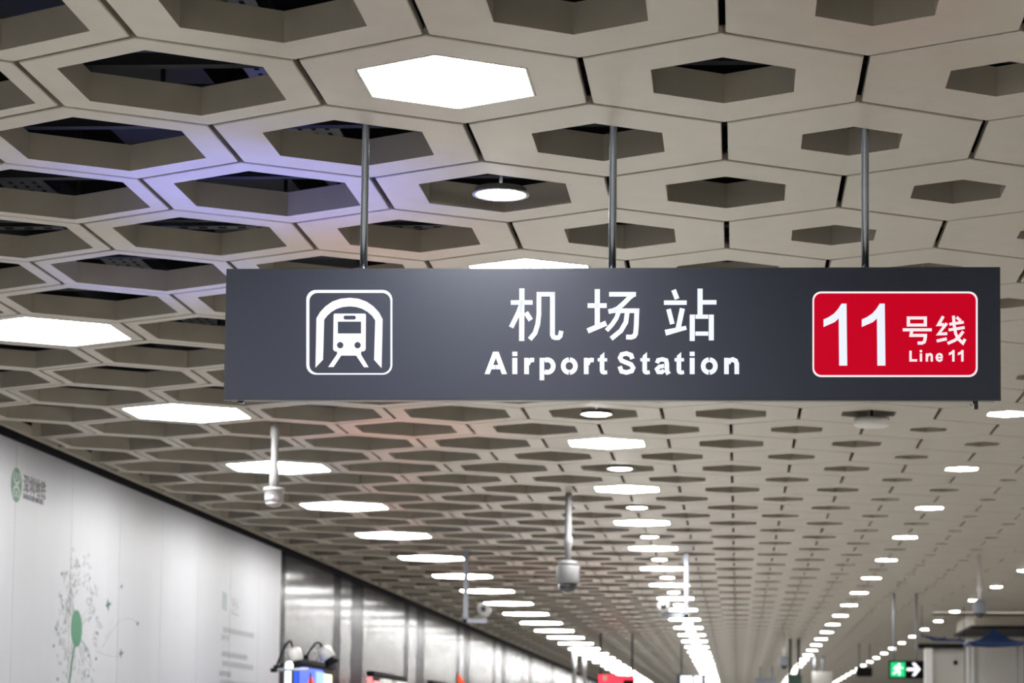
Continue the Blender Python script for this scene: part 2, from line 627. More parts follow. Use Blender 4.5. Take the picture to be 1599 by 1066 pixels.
for n, yy in enumerate((5.15, 7.45, 9.3, 11.9)):
    t = thing('strut_channel', ['perforated steel strut across the void above the nearest holes', 'perforated steel strut across the void above the second light',
                                'perforated steel strut across the void behind the sign rods', 'perforated steel strut across the void farthest from view'][n], 'steel strut', (0, yy, 3.66), 'steel struts above the ceiling')
    bm = bmesh.new(); box(bm, -4.3, 1.5, -0.03, 0.03, 0, 0.06)
    link('strut', bm, M_GALV, t)
    bm = bmesh.new()
    xx = -4.2
    while xx < 1.4:
        box(bm, xx, xx + 0.035, -0.0312, -0.029, 0.02, 0.04)
        box(bm, xx, xx + 0.035, -0.012, 0.012, -0.001, 0.001)
        xx += 0.08
    link('slot_holes', bm, M_BLACK, t)
    for xx in (-4.1, -2.7, -0.2, 1.2):
        bm = bmesh.new()
        tube(bm, [(xx, 0, 0.05), (xx, 0, SLAB - 3.66)], 0.007, 6)
        link('dropper', bm, M_STEEL_DARK, t)
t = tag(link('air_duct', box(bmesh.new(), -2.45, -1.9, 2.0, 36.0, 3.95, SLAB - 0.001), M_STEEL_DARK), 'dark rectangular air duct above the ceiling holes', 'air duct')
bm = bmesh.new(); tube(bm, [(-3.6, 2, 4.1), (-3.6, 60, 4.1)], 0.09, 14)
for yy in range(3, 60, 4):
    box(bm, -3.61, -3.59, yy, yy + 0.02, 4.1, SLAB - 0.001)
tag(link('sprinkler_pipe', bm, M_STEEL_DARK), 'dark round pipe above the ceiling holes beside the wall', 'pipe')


# ------------------------------------------------------------------ ceiling lamps
def side_name(c):
    return {-4: 'the row beside the wall', -1: 'the middle row', 2: 'the row right of the middle', 4: 'the rightmost row', 7: 'the added row beyond the frame'}[c]


hex_proto = {}


def hex_light(c, n, label):
    k = LIGHT_K[c]
    x, y = centre(c, n)
    if c not in hex_proto:
        t = thing('hexagon_lamp', label, 'ceiling light', (x, y, CEIL), 'hexagonal ceiling lights')
        r = k * W / S3
        bm = bmesh.new()
        prof = [(r - 0.004, 0.004), (r - 0.004, -0.001), (r + 0.003, -0.001), (r + 0.003, 0.075), (0.05, 0.075)]
        rings = [[bm.verts.new(p) for p in hex_pts(a, z)] for a, z in prof]
        for a, b_ in zip(rings, rings[1:]):
            for i in range(6):
                bm.faces.new((a[i], a[(i + 1) % 6], b_[(i + 1) % 6], b_[i]))
        bm.faces.new(rings[-1])
        bmesh.ops.recalc_face_normals(bm, faces=bm.faces[:])
        f = link('frame', bm, M_FRAME, t)
        bm = bmesh.new()
        rings = [[bm.verts.new(p) for p in hex_pts(r - 0.0045, z)] for z in (0.001, 0.010)]
        for i in range(6):
            bm.faces.new((rings[0][i], rings[0][(i + 1) % 6], rings[1][(i + 1) % 6], rings[1][i]))
        bm.faces.new(rings[0]); bm.faces.new(rings[1])
        bmesh.ops.recalc_face_normals(bm, faces=bm.faces[:])
        d = link('diffuser', bm, M_LIGHT, t)
        hex_proto[c] = (t, f, d)
        return
    t0, f0, d0 = hex_proto[c]
    t = t0.copy(); COL.objects.link(t)
    t.location = (x, y, CEIL)
    t['label'] = label
    for ch in (f0, d0):
        q = ch.copy(); COL.objects.link(q); q.parent = t


round_proto = {}


def round_light(c, n, label):
    x, y = centre(c, n)
    x += 0.015 if c == -1 else 0.0
    r = 0.083 if c == -1 else 0.075
    fl = 0.012 if c == -1 else 0.034
    if c not in round_proto:
        t = thing('downlight', label, 'ceiling light', (x, y, CEIL), 'round ceiling downlights')
        bm = bmesh.new()
        top = 0.016
        lathe(bm, [(r, -0.005), (r + fl, -0.005), (r + fl, -0.0012), (r + 0.003, -0.0012), (r + 0.003, top), (0.02, top)], 28, cap=False)
        f = link('housing', bm, M_CAN, t)
        bm = bmesh.new()
        lathe(bm, [(0.001, -0.012), (r * 0.4, -0.011), (r * 0.75, -0.008), (r - 0.001, 0.0), (r - 0.001, 0.006), (0.001, 0.006)], 28, cap=False)
        d = link('lens', bm, M_LIGHT if c == -1 else M_WARM, t)
        bm = bmesh.new()
        tube(bm, [(0, 0, top - 0.005), (0, 0, SLAB - CEIL)], 0.006, 6)
        h = link('dropper', bm, M_STEEL_DARK, t)
        round_proto[c] = (t, f, d, h)
        return
    t0 = round_proto[c][0]
    t = t0.copy(); COL.objects.link(t)
    t.location = (x, y, CEIL)
    t['label'] = label
    for ch in round_proto[c][1:]:
        q = ch.copy(); COL.objects.link(q); q.parent = t


# solid panels carry a downlight at the right: a hole is not shown there, so the lamp sits a little proud
for col, kind in ((-4, 'h'), (-1, 'h'), (2, 'h'), (-1, 'r'), (4, 'r'), (7, 'h')):
    cnt = 0
    for n in sorted(k[1] for k in (lights_hex if kind == 'h' else lights_round) if k[0] == col):
        x, y = centre(col, n)
        p = seen((x, y, CEIL))
        vis = p is not None and -40 < p[0] < 1640 and -30 < p[1] < 1090
        hidden = vis and n in (6, 8) and col == -1
        if vis and not hidden:
            cnt += 1
            lab = '%s %s, %s nearest in %s' % ('glowing white' if col != 4 else 'small glowing', 'hexagonal ceiling light' if kind == 'h' else 'round downlight', ordinal(cnt), side_name(col))
        else:
            if p is not None and n > 12 and col != 7:
                continue
            lab = '%s set unseen in the ceiling outside the photographed part' % ('hexagonal ceiling light' if kind == 'h' else 'round downlight')
            if hidden:
                lab = '%s of the middle row, hidden behind the station sign' % ('hexagonal ceiling light' if kind == 'h' else 'round downlight')
        if col == 4 and n < 28 and n > 0:
            pass
        (hex_light if kind == 'h' else round_light)(col, n, lab)

# ------------------------------------------------------------------ the station sign
SY = 6.929                  # plane of the sign's face
SX0, SX1, SZ0, SZ1 = -1.552, 0.775, 2.607, 3.008
sign = thing('station_sign', 'long dark grey station sign hung from three rods, lettered Airport Station', 'sign', (-0.39, SY, SZ0))
SL = Vector((-0.39, SY, SZ0))


def on_sign(px, py):
    p = at(px, py, SY)
    return Vector((p.x, SY - 0.0012, p.z)) - SL


bm = bmesh.new()
TH = 0.075
w2 = [(SX0 - SL.x, SX1 - SL.x, 0.0, SZ1 - SZ0, 0.0), (SX0 - SL.x, SX1 - SL.x, 0.0, SZ1 - SZ0, 0.012), (SX0 - SL.x + 0.012, SX1 - SL.x - 0.012, 0.006, SZ1 - SZ0 - 0.006, 0.02),
      (SX0 - SL.x + 0.012, SX1 - SL.x - 0.012, 0.006, SZ1 - SZ0 - 0.006, TH)]
rings = []
for a, b_, c_, d_, yy in w2:
    rings.append([bm.verts.new(p) for p in ((a, yy, c_), (b_, yy, c_), (b_, yy, d_), (a, yy, d_))])
for a, b_ in zip(rings, rings[1:]):
    for i in range(4):
        bm.faces.new((a[i], a[(i + 1) % 4], b_[(i + 1) % 4], b_[i]))
bm.faces.new(rings[0]); bm.faces.new(rings[-1])
bmesh.ops.recalc_face_normals(bm, faces=bm.faces[:])
link('housing', bm, M_SIGNEDGE, sign)
bm = bmesh.new()
e = 0.004
box(bm, SX0 - SL.x + e, SX1 - SL.x - e, -0.0012, 0.001, e, SZ1 - SZ0 - e)
link('face_sheet', bm, M_SIGN, sign)
for px in (569.2, 956.8, 1351.0):
    p = at(px, 330, SY + 0.0375)
    r = 0.0115
    bm = bmesh.new()
    tube(bm, [(p.x - SL.x, 0.0375, SZ1 - SZ0 - 0.007), (p.x - SL.x, 0.0375, SLAB - SZ0)], r, 16)
    rod = link('hanging_rod', bm, M_ROD, sign)
    bm = bmesh.new()
    lathe(bm, [(0.0115, 0.004), (0.017, 0.004), (0.017, -0.003), (0.0115, -0.003)], 16, at0=(p.x - SL.x, 0.0375, SZ1 - SZ0 - 0.003), cap=False)
    link('collar', bm, M_ROD, rod)
for px in (373.0, 1524.0):
    p = at(px, 628, SY)
    bm = bmesh.new()
    x = p.x - SL.x
    box(bm, x - 0.008, x + 0.008, 0.02, 0.045, -0.006, 0.008, bevel=0.001)
    if px > 1000:
        box(bm, x - 0.004, x + 0.009, 0.024, 0.040, -0.022, -0.005, bevel=0.001)
        tube(bm, [(x - 0.011, 0.03, -0.002), (x - 0.013, 0.03, -0.008), (x - 0.006, 0.03, -0.010)], 0.0012, 6)
    link('latch', bm, M_SIGNEDGE, sign)

DEP = 0.0012


def frame_of(ox, oy, s):
    return lambda x, y: on_sign(ox + x / s, oy + y / s)


# pictogram of a train in a tunnel
f = Flat(frame_of(470, 445, 7.108), DEP)
outer = rounded(60, 55, 1015, 995, 108, 8)
inner = rounded(94, 88, 994, 977, 92, 8)
for i in range(len(outer)):
    j = (i + 1) % len(outer)
    f.poly([outer[i], outer[j], inner[j], inner[i]])
ao = [(162, 917), (168, 640), (172, 370), (215, 298), (275, 235), (350, 183), (440, 152), (540, 142), (640, 152), (730, 185), (805, 237), (868, 305), (907, 380), (902, 640), (895, 922)]
ai = [(246, 828), (252, 640), (258, 385), (295, 338), (340, 298), (400, 263), (470, 243), (540, 237), (610, 243), (680, 264), (740, 298), (788, 340), (825, 392), (818, 640), (812, 830)]
for i in range(len(ao) - 1):
    f.poly([ao[i], ao[i + 1], ai[i + 1], ai[i]])
body = []
for cx, cy, a, r in ((687, 705, 0, 32), (389, 705, 90, 32), (381, 335, 180, 18), (704, 335, 270, 18)):
    for i in range(6):
        t = math.radians(a + 90 * i / 5)
        body.append((cx + r * math.cos(t), cy + r * math.sin(t)))
body = [(min(max(x, 353), 722), y) for x, y in body]
f.poly(body)
f.poly([(400, 730), (668, 730), (668, 765), (612, 783), (448, 783), (402, 765)])
f.poly([(402, 765), (448, 782), (362, 910), (303, 910)])
f.poly([(664, 765), (612, 782), (700, 912), (752, 912)])
f.done('pictogram', [M_LETTER, M_SIGN], sign)
f = Flat(frame_of(470, 445, 7.108), DEP * 0.5)
up = DEP
f.poly(rounded(475, 341, 610, 383, 19, 4), 0, up)
f.rect(411, 407, 668, 538, 0, up)
f.disc(437, 668, 35, 35, 20, 0, up)
f.disc(630, 668, 35, 35, 20, 0, up)
f.done('pictogram_windows', M_SIGN, sign)

# the three large characters
f = Flat(frame_of(780, 440, 8.883), DEP)
D = 1510.1
f.stroke([(157, 287), (460, 286)], 62)
f.stroke([(311, 92), (308, 820)], 73)
f.stroke([(305, 315), (262, 430), (162, 632)], 66)
f.stroke([(366, 425), (434, 532)], 70)
f.stroke([(547, 172), (547, 450), (531, 590), (493, 710), (420, 798)], 66)
f.stroke([(514, 172), (770, 172)], 62)
f.stroke([(736, 142), (735, 735), (748, 765), (775, 776), (818, 774), (843, 750), (857, 680)], [68, 68, 66, 64, 64, 64, 62])
f.done('chinese_character', M_LETTER, sign)
f = Flat(frame_of(780, 440, 8.883), DEP)
f.stroke([(1222, 330), (1488, 330)], 66)
f.stroke([(1357, 102), (1357, 620)], 72)
f.stroke([(1222, 682), (1340, 632), (1482, 573)], 74)
d = lambda pts: [(x + D, y) for x, y in pts]
f.stroke(d([(10, 173), (383, 173)]), 64)
f.stroke(d([(352, 175), (300, 212), (215, 298), (130, 372), (60, 402), (0, 413)]), 66)
f.stroke(d([(60, 401), (430, 401)]), 64)
f.stroke(d([(395, 372), (388, 600), (378, 720), (358, 752), (318, 768), (245, 765)]), 68)
f.stroke(d([(142, 420), (112, 502), (55, 588), (-26, 676)]), 62)
f.stroke(d([(262, 420), (243, 560), (175, 678), (38, 790)]), 66)
f.done('chinese_character', M_LETTER, sign)
f = Flat(frame_of(780, 440, 8.883), DEP)
f.stroke(d([(904, 112), (953, 238)]), 68)
f.stroke(d([(770, 289), (1087, 289)]), 62)
f.stroke(d([(834, 378), (888, 586)]), 66)
f.stroke(d([(1027, 368), (967, 650)]), 72)
f.stroke(d([(790, 706), (940, 670), (1082, 636)]), [84, 68, 56])
f.stroke(d([(1272, 95), (1272, 482)]), 72)
f.stroke(d([(1305, 284), (1500, 284)]), 62)
f.stroke(d([(1164, 455), (1163, 820)]), 72)
f.stroke(d([(1428, 455), (1428, 812)]), 72)
f.stroke(d([(1206, 484), (1386, 484)]), 58)
f.stroke(d([(1206, 718), (1386, 718)]), 58)
f.done('chinese_character', M_LETTER, sign)

# Airport Station, in stencil-cut letters
f = Flat(frame_of(745, 535, 7.268), DEP)


def l_t(F, dx):
    F.poly([(1392 + dx, 175), (1396 + dx, 148), (1445 + dx, 106), (1445 + dx, 312), (1452 + dx, 316), (1474 + dx, 313), (1480 + dx, 355), (1440 + dx, 362), (1407 + dx, 352), (1392 + dx, 322)])
    F.poly([(1368 + dx, 175), (1477 + dx, 175), (1477 + dx, 213), (1368 + dx, 213)])


def l_i(F, dx):
    F.rect(400 + dx, 102, 457 + dx, 152)
    F.rect(400 + dx, 172, 457 + dx, 357)


def l_r(F, dx):
    F.rect(535 + dx, 172, 589 + dx, 357)
    F.stroke([(580 + dx, 250), (593 + dx, 212), (615 + dx, 195), (648 + dx, 198)], [40, 46, 50, 50])


def l_o(F, cx):
    F.arc(cx, 265, 69, 72, -86.5, 86.5, 54, 16)
    F.arc(cx, 265, 69, 72, 93.5, 266.5, 54, 16)


f.poly([(85, 357), (182, 102), (213, 102), (213, 175), (143, 357)])
f.poly([(340, 357), (245, 102), (213, 102), (213, 175), (281, 357)])
f.rect(158, 252, 209, 302)
f.rect(214, 252, 268, 302)
l_i(f, 0)
l_r(f, 0)
f.rect(710, 172, 762, 426)
f.arc(797, 265, 68, 71, -118, 118, 54, 18)
l_o(f, 1047)
l_r(f, 677)
l_t(f, 0)
E_ = 205 * 7.268
g = lambda pts: [(x + E_, y) for x, y in pts]
f.stroke(g([(273, 185), (258, 142), (205, 122), (152, 134), (133, 172), (150, 203), (205, 226), (258, 248), (281, 285), (264, 322), (205, 338), (150, 325), (128, 268)]), 52)
l_t(f, E_ - 1006)
f.stroke(g([(551, 232), (566, 198), (612, 188), (655, 200), (664, 238), (665, 320), (684, 357)]), [48, 48, 48, 50, 52, 52, 56])
f.stroke(g([(634, 262), (580, 272), (550, 300), (566, 333), (606, 335), (632, 312)]), 46)
l_t(f, E_ - 618)
l_i(f, E_ + 523)
l_o(f, E_ + 1145)
f.rect(E_ + 1313, 172, E_ + 1367, 357)
f.stroke(g([(1358, 235), (1375, 203), (1412, 191), (1444, 206), (1457, 240), (1457, 357)]), 53)
f.done('english_lettering', M_LETTER, sign)

# the red badge of the line
badge_put = lambda x, y: on_sign(x, y)
f = Flat(badge_put, DEP)
f.poly(rounded(1268.6, 455.2, 1526.6, 588.6, 13.5, 8))
badge = f.done('line_badge', M_LETTER2, sign)
f = Flat(badge_put, DEP * 0.6)
f.poly(rounded(1271.2, 458.2, 1523.6, 585.6, 11.5, 8), 0, DEP)
f.done('red_film', M_RED, badge)
f = Flat(frame_of(1260, 445, 7.107), DEP * 0.5)
up = DEP * 1.7
for dx in (0, 424):
    one = [(184, 383), (240, 358), (300, 318), (345, 268), (383, 208), (439, 208), (443, 550), (447, 895), (357, 895), (352, 372), (310, 412), (184, 467)]
    f.poly([(x + dx, y) for x, y in one], 0, up)
f.done('line_number', M_LETTER, badge)
f = Flat(frame_of(1395, 445, 7.107), DEP * 0.5)
f.stroke([(148, 367), (372, 367)], 33, 0, up)
f.stroke([(148, 445), (372, 445)], 33, 0, up)
f.stroke([(166, 350), (166, 461)], 36, 0, up)
f.stroke([(354, 350), (354, 461)], 36, 0, up)
f.stroke([(103, 498), (425, 498)], 34, 0, up)
f.stroke([(203, 512), (190, 576)], 34, 0, up)
f.stroke([(178, 560), (373, 560)], 34, 0, up)
f.stroke([(355, 545), (351, 600), (342, 632), (318, 645), (268, 645)], 36, 0, up)
f.stroke([(553, 348), (500, 440), (560, 440)], 34, 0, up)
f.stroke([(592, 425), (500, 545), (597, 540)], 34, 0, up)
f.stroke([(480, 622), (592, 598)], 34, 0, up)
f.stroke([(620, 437), (780, 413)], 32, 0, up)
f.stroke([(612, 500), (790, 473)], 32, 0, up)
f.stroke([(665, 342), (674, 450), (690, 540), (720, 600), (770, 645), (795, 600)], 34, 0, up)
f.stroke([(775, 515), (730, 575), (680, 615), (600, 650)], 34, 0, up)
f.stroke([(700, 358), (748, 400)], 32, 0, up)
f.done('line_characters', M_LETTER2, badge)
f = Flat(frame_of(1395, 445, 7.107), DEP * 0.5)
f.rect(176, 730, 203, 850, 0, up); f.rect(176, 824, 263, 850, 0, up)
f.rect(292, 722, 318, 748, 0, up); f.rect(292, 760, 318, 850, 0, up)
f.rect(358, 760, 384, 850, 0, up)
f.stroke([(378, 792), (390, 773), (408, 768), (422, 777), (425, 800), (425, 850)], 26, 0, up)
f.stroke([(540, 822), (526, 838), (508, 842), (486, 830), (478, 804), (488, 776), (510, 766), (530, 774), (538, 797)], 24, 0, up)
f.stroke([(486, 806), (548, 806)], 18, 0, up)
for dx in (0, 100):
    f.poly([(x + dx, y) for x, y in ((615, 752), (640, 742), (656, 722), (678, 722), (678, 850), (651, 850), (651, 766), (615, 782))], 0, up)
f.done('line_lettering', M_LETTER2, badge)

# ------------------------------------------------------------------ prints on the wall
WX = AD_X + 0.0006


def on_wall(px, py):
    p = atx(px, py, WX)
    return Vector((WX, p.y, p.z))


OUTX = Vector((1, 0, 0))


def wall_text(name, txt, y, z, size, mt, parent, bold=0.0, slope=None, sx=1.0):
    cu = bpy.data.curves.new(name, 'FONT')
    cu.body = txt
    cu.size = size
    cu.offset = bold
    cu.extrude = 0.0004
    ob = bpy.data.objects.new(name, cu)
    COL.objects.link(ob)
    dg = bpy.context.evaluated_depsgraph_get()
    me = bpy.data.meshes.new_from_object(ob.evaluated_get(dg))
    bpy.data.objects.remove(ob)
    me.name = name
    me.materials.clear()
    me.materials.append(mt)
    for v in me.vertices:
        x_, y_, z_ = v.co
        v.co = (WX + z_ + 0.0006, y + x_ * sx, z + y_)
    o = bpy.data.objects.new(name, me)
    COL.objects.link(o)
    o.parent = parent
    return o


logo = thing('wall_logo', 'green round emblem with dark lettering on the white wall', 'logo')
f = Flat(lambda y, z: Vector((WX, y, z)), 0.0006, OUTX)
lc, lz, lr = 13.81, 3.092, 0.104
f.disc(lc, lz, lr, lr, 40)
f.done('emblem_disc', M_GREEN, logo)
f = Flat(lambda y, z: Vector((WX + 0.0006, y, z)), 0.0004, OUTX)
for s in (1, -1):
    a0, a1 = (215, 325) if s > 0 else (35, 145)
    f.arc(lc, lz + s * 0.085, 0.075, 0.078, a0, a1, 0.016, 14)
    f.stroke([(lc - 0.062, lz + s * 0.045), (lc - 0.062 * 0.8, lz + s * 0.08)], 0.014)
    f.stroke([(lc + 0.062, lz + s * 0.045), (lc + 0.062 * 0.8, lz + s * 0.08)], 0.014)
    for q in (-0.02, 0.0, 0.02):
        f.stroke([(lc + q, lz + s * 0.032), (lc + q, lz + s * 0.075)], 0.009)
f.stroke([(lc, lz - 0.02), (lc, lz + 0.02)], 0.018)
f.done('emblem_lines', M_LIME, logo)
wall_text('logo_characters', '\u6df1\u5733\u5730\u94c1', 13.94, 3.075, 0.118, M_INK, logo, 0.0016)
wall_text('logo_lettering', 'SHENZHEN METRO', 13.945, 3.026, 0.048, M_INK, logo, 0.0004)

dand = thing('dandelion_print', 'green dandelion drawing with drifting seeds printed on the white wall', 'wall print')
f = Flat(on_wall, 0.0006, OUTX)
f.poly([(119.5 + 8.6 * math.cos(2 * math.pi * i / 32), 981 + 29 * math.sin(2 * math.pi * i / 32)) for i in range(32)])
f.done('seed_head', M_GREEN, dand)
f = Flat(on_wall, 0.0005, OUTX)
f.stroke([(116, 1008), (112, 1035), (107, 1075), (101, 1130)], [2.2, 2.4, 2.6, 3])
f.done('stem', M_GREEN, dand)
rnd = random.Random(11)
f = Flat(on_wall, 0.0005, OUTX)
for i in range(170):
    a = rnd.uniform(0, 2 * math.pi)
    rr = rnd.uniform(0.45, 1.0)
    x = 122 + 36 * rr * math.cos(a) + rnd.uniform(-2, 2)
    y = 975 - 118 * rr * math.sin(a) + rnd.uniform(-6, 6)
    s = rnd.uniform(1.0, 2.2)
    a0 = rnd.uniform(0, 360)
    f.arc(x, y, s, s * 2.6, a0, a0 + rnd.uniform(150, 280), 0.42, 6, rnd.choice((0, 0, 0, 1)))
for i in range(16):
    a = rnd.uniform(0, 2 * math.pi)
    f.stroke([(119 + 9 * math.cos(a), 981 - 27 * math.sin(a)), (119 + 16 * math.cos(a + 0.1), 981 - 48 * math.sin(a + 0.1)), (120 + 24 * math.cos(a + 0.05), 980 - 66 * math.sin(a + 0.05))], 0.45, 0)
for x, y in ((95, 930), (88, 982), (84, 1008), (152, 988), (150, 1028), (90, 1060), (138, 1055), (97, 896)):
    f.disc(x, y, 1.3, 2.8, 8, 1)
f.done('fluff', [M_FAINT, M_GREEN], dand)
f = Flat(on_wall, 0.0005, OUTX)
for x, y, s in ((169, 943, 1.0), (189, 1019, 0.8), (215, 973, 0.5), (190, 915, 0.5)):
    f.poly([(x - 1 * s, y - 9 * s), (x + 1.5 * s, y), (x, y + 11 * s), (x - 2 * s, y + 2 * s)], 0)
    f.poly([(x - 4 * s, y + 1 * s), (x + 4.5 * s, y - 3 * s), (x + 4 * s, y + 1 * s), (x - 3 * s, y + 4 * s)], 0)
f.stroke([(150, 1016), (165, 1022), (178, 1025), (189, 1024)], 0.5, 1)
f.stroke([(160, 1010), (172, 988), (186, 970), (198, 965), (208, 967), (214, 973)], 0.5, 1)
for i in range(12):
    t = i / 11
    f.disc(164 + 26 * t, 995 - 78 * t ** 1.3, 0.4, 0.8, 6, 1)
f.done('drifting_seeds', [M_GREENDK, M_FAINT], dand)

txt = thing('wall_caption', 'faint heading and small grey text lines on the white wall beside the metal cladding', 'wall print')
rc = random.Random(5)
f = Flat(lambda y, z: Vector((WX, y, z)), 0.0006, OUTX)
for k in range(6):
    zz = 2.80 - k * 0.026
    f.stroke([(19.50, zz + 0.004), (19.585, zz - 0.004)], 0.012)
    f.stroke([(19.60, zz - 0.006), (19.68, zz - 0.012)], 0.012)
f.stroke([(19.54, 2.81), (19.54, 2.665)], 0.008)
f.stroke([(19.64, 2.79), (19.64, 2.655)], 0.008)
f.done('heading_mark', M_PALEGREEN, txt)
f = Flat(lambda y, z: Vector((WX, y, z)), 0.0006, OUTX)
for y_, z_ in ((19.87, 2.77), (19.88, 2.73), (19.87, 2.67)):
    f.stroke([(y_, z_), (y_ + 0.04, z_ - 0.015)], 0.012)
f.stroke([(19.97, 2.79), (19.97, 2.66)], 0.009)
f.stroke([(19.94, 2.74), (20.03, 2.73)], 0.008)
f.stroke([(20.08, 2.78), (20.09, 2.66)], 0.008)
f.stroke([(20.06, 2.72), (20.15, 2.71)], 0.008)
f.stroke([(19.90, 2.648), (20.16, 2.640)], 0.010)
f.done('heading_mark', M_FAINT, txt)
for i, (y0, y1, z) in enumerate(((19.55, 20.85, 2.47), (19.5, 19.8, 2.405), (19.52, 20.6, 2.265), (19.55, 20.85, 2.185), (19.45, 19.95, 2.10), (19.5, 20.85, 2.025), (19.45, 19.9, 1.94))):
    f = Flat(lambda y, z: Vector((WX, y, z)), 0.0006, OUTX)
    y_ = y0
    while y_ < y1 - 0.05:
        w_ = 0.044
        for k in range(3):
            zz = z + 0.006 + k * 0.016
            f.stroke([(y_ + rc.uniform(0, 0.012), zz), (y_ + w_ - rc.uniform(0, 0.012), zz + rc.uniform(-0.003, 0.003))], 0.0052)
        yy = y_ + rc.uniform(0.012, 0.032)
        f.stroke([(yy, z), (yy, z + 0.045)], 0.0052)
        y_ += 0.058
    f.stroke([(y0, z + 0.022), (y_ - 0.016, z + 0.022)], 0.004)
    f.done('text_line', M_FAINT, txt)


# ------------------------------------------------------------------ cameras and speakers hung from the ceiling
def pole_bm(x, y, z0, z1, r):
    bm_ = bmesh.new()
    tube(bm_, [(x, y, z0), (x, y, z1)], r, 14)
    return bm_


t = thing('dome_camera', 'white dome camera on a ceiling pole before the nearest left lights', 'camera', (-2.694, 13.4, 2.92))
bm = bmesh.new(); lathe(bm, [(0.028, 1.45), (0.028, 0.42), (0.021, 0.40), (0.021, 0.24), (0.027, 0.22), (0.030, 0.11)], 18)
link('pole', bm, M_CAMGREY, t)
bm = bmesh.new(); lathe(bm, [(0.02, 0.12), (0.062, 0.115), (0.064, 0.098), (0.054, 0.092), (0.055, 0.05), (0.050, 0.028)], 24)
link('housing', bm, M_CAMGREY, t)
bm = bmesh.new(); lathe(bm, [(0.050, 0.028), (0.042, 0.014), (0.030, 0.006), (0.012, 0.001), (0.001, 0.0)], 24)
link('dome', bm, M_CAMGREY, t)
bm = bmesh.new(); lathe(bm, [(0.0005, 0.0), (0.011, 0.0), (0.012, 0.004), (0.0005, 0.004)], 14, axis='y', at0=(0.0, -0.057, 0.055), cap=False)
link('lens', bm, M_GREYPOLE, t)


def bullet_cam(name, label, loc, s=1.0, dark=False, top=CEIL - 0.001):
    t_ = thing(name, label, 'camera', loc)
    bm_ = bmesh.new()
    lathe(bm_, [(0.024 * s, top - loc[2]), (0.024 * s, 0.42 * s), (0.034 * s, 0.41 * s), (0.034 * s, 0.36 * s), (0.022 * s, 0.34 * s), (0.022 * s, 0.235 * s)], 16)
    link('pole', bm_, M_PILLAR if dark else M_CAMGREY, t_)
    bm_ = bmesh.new()
    lathe(bm_, [(0.03 * s, 0.245 * s), (0.07 * s, 0.235 * s), (0.074 * s, 0.21 * s), (0.068 * s, 0.207 * s), (0.066 * s, 0.204 * s), (0.084 * s, 0.20 * s), (0.086 * s, 0.195 * s), (0.086 * s, 0.08 * s), (0.080 * s, 0.073 * s)], 24)
    link('housing', bm_, M_GREYPOLE if dark else M_CAMGREY, t_)
    bm_ = bmesh.new()
    lathe(bm_, [(0.070 * s, 0.078 * s), (0.068 * s, 0.05 * s), (0.055 * s, 0.022 * s), (0.03 * s, 0.004 * s), (0.001, 0.0)], 24)
    link('dome', bm_, M_GLASSDK, t_)
    return t_


bullet_cam('dome_camera', 'white cylinder camera with dark glass dome hanging in mid hall', (-1.253, 17.14, 2.66))
bullet_cam('dome_camera', 'grey dark-domed camera on a thin ceiling pole above the blue canopy', (2.33, 22.75, 2.78), 0.75, True)


def arm_cam(label, loc, dx, cam_dz, top):
    t_ = thing('bracket_camera', label, 'camera', loc)
    bm_ = bmesh.new()
    w = 0.022
    box(bm_, -w, w, -w, w, 0, top - loc[2], bevel=0.003)
    box(bm_, min(0, dx) - w, max(0, dx) + w, -w, w, 0, 2 * w, bevel=0.003)
    link('bracket', bm_, M_GREYPOLE, t_)
    bm_ = bmesh.new()
    lathe(bm_, [(0.012, -0.12), (0.055, -0.115), (0.062, -0.10), (0.062, 0.05), (0.045, 0.09), (0.012, 0.095)], 20, axis='y', at0=(dx, 0, cam_dz))
    link('camera_body', bm_, M_WHITE, t_)
    bm_ = bmesh.new()
    lathe(bm_, [(0.001, -0.126), (0.026, -0.124), (0.03, -0.115), (0.001, -0.115)], 16, axis='y', at0=(dx, 0, cam_dz), cap=False)
    link('lens', bm_, M_GLASSDK, t_)
    bm_ = bmesh.new()
    tube(bm_, [(dx, 0, 2 * w - 0.005), (dx, 0, cam_dz - 0.05)], 0.014, 10)
    link('swivel', bm_, M_GREYPOLE, t_)


arm_cam('camera on a grey L-shaped ceiling bracket beside the left wall cladding', (-2.69, 22.99, 2.725), 0.19, 0.13, SLAB)
arm_cam('round-faced camera on a grey ceiling bracket among the middle lights', (-0.503, 22.57, 2.76), -0.215, 0.11, CEIL - 0.001)

t = thing('ceiling_speaker', 'pale round ceiling speaker hung under a hexagonal hole below the sign', 'speaker', (0.735, 12.95, 3.335))
bm = bmesh.new(); lathe(bm, [(0.001, 0.0), (0.085, 0.0), (0.098, 0.008), (0.102, 0.03), (0.098, 0.045), (0.001, 0.05)], 28, cap=False)
link('speaker_body', bm, M_SPEAKER, t)
bm = bmesh.new(); tube(bm, [(0, 0, 0.045), (0, 0, SLAB - 3.335)], 0.008, 8)
link('dropper', bm, M_STEEL_DARK, t)


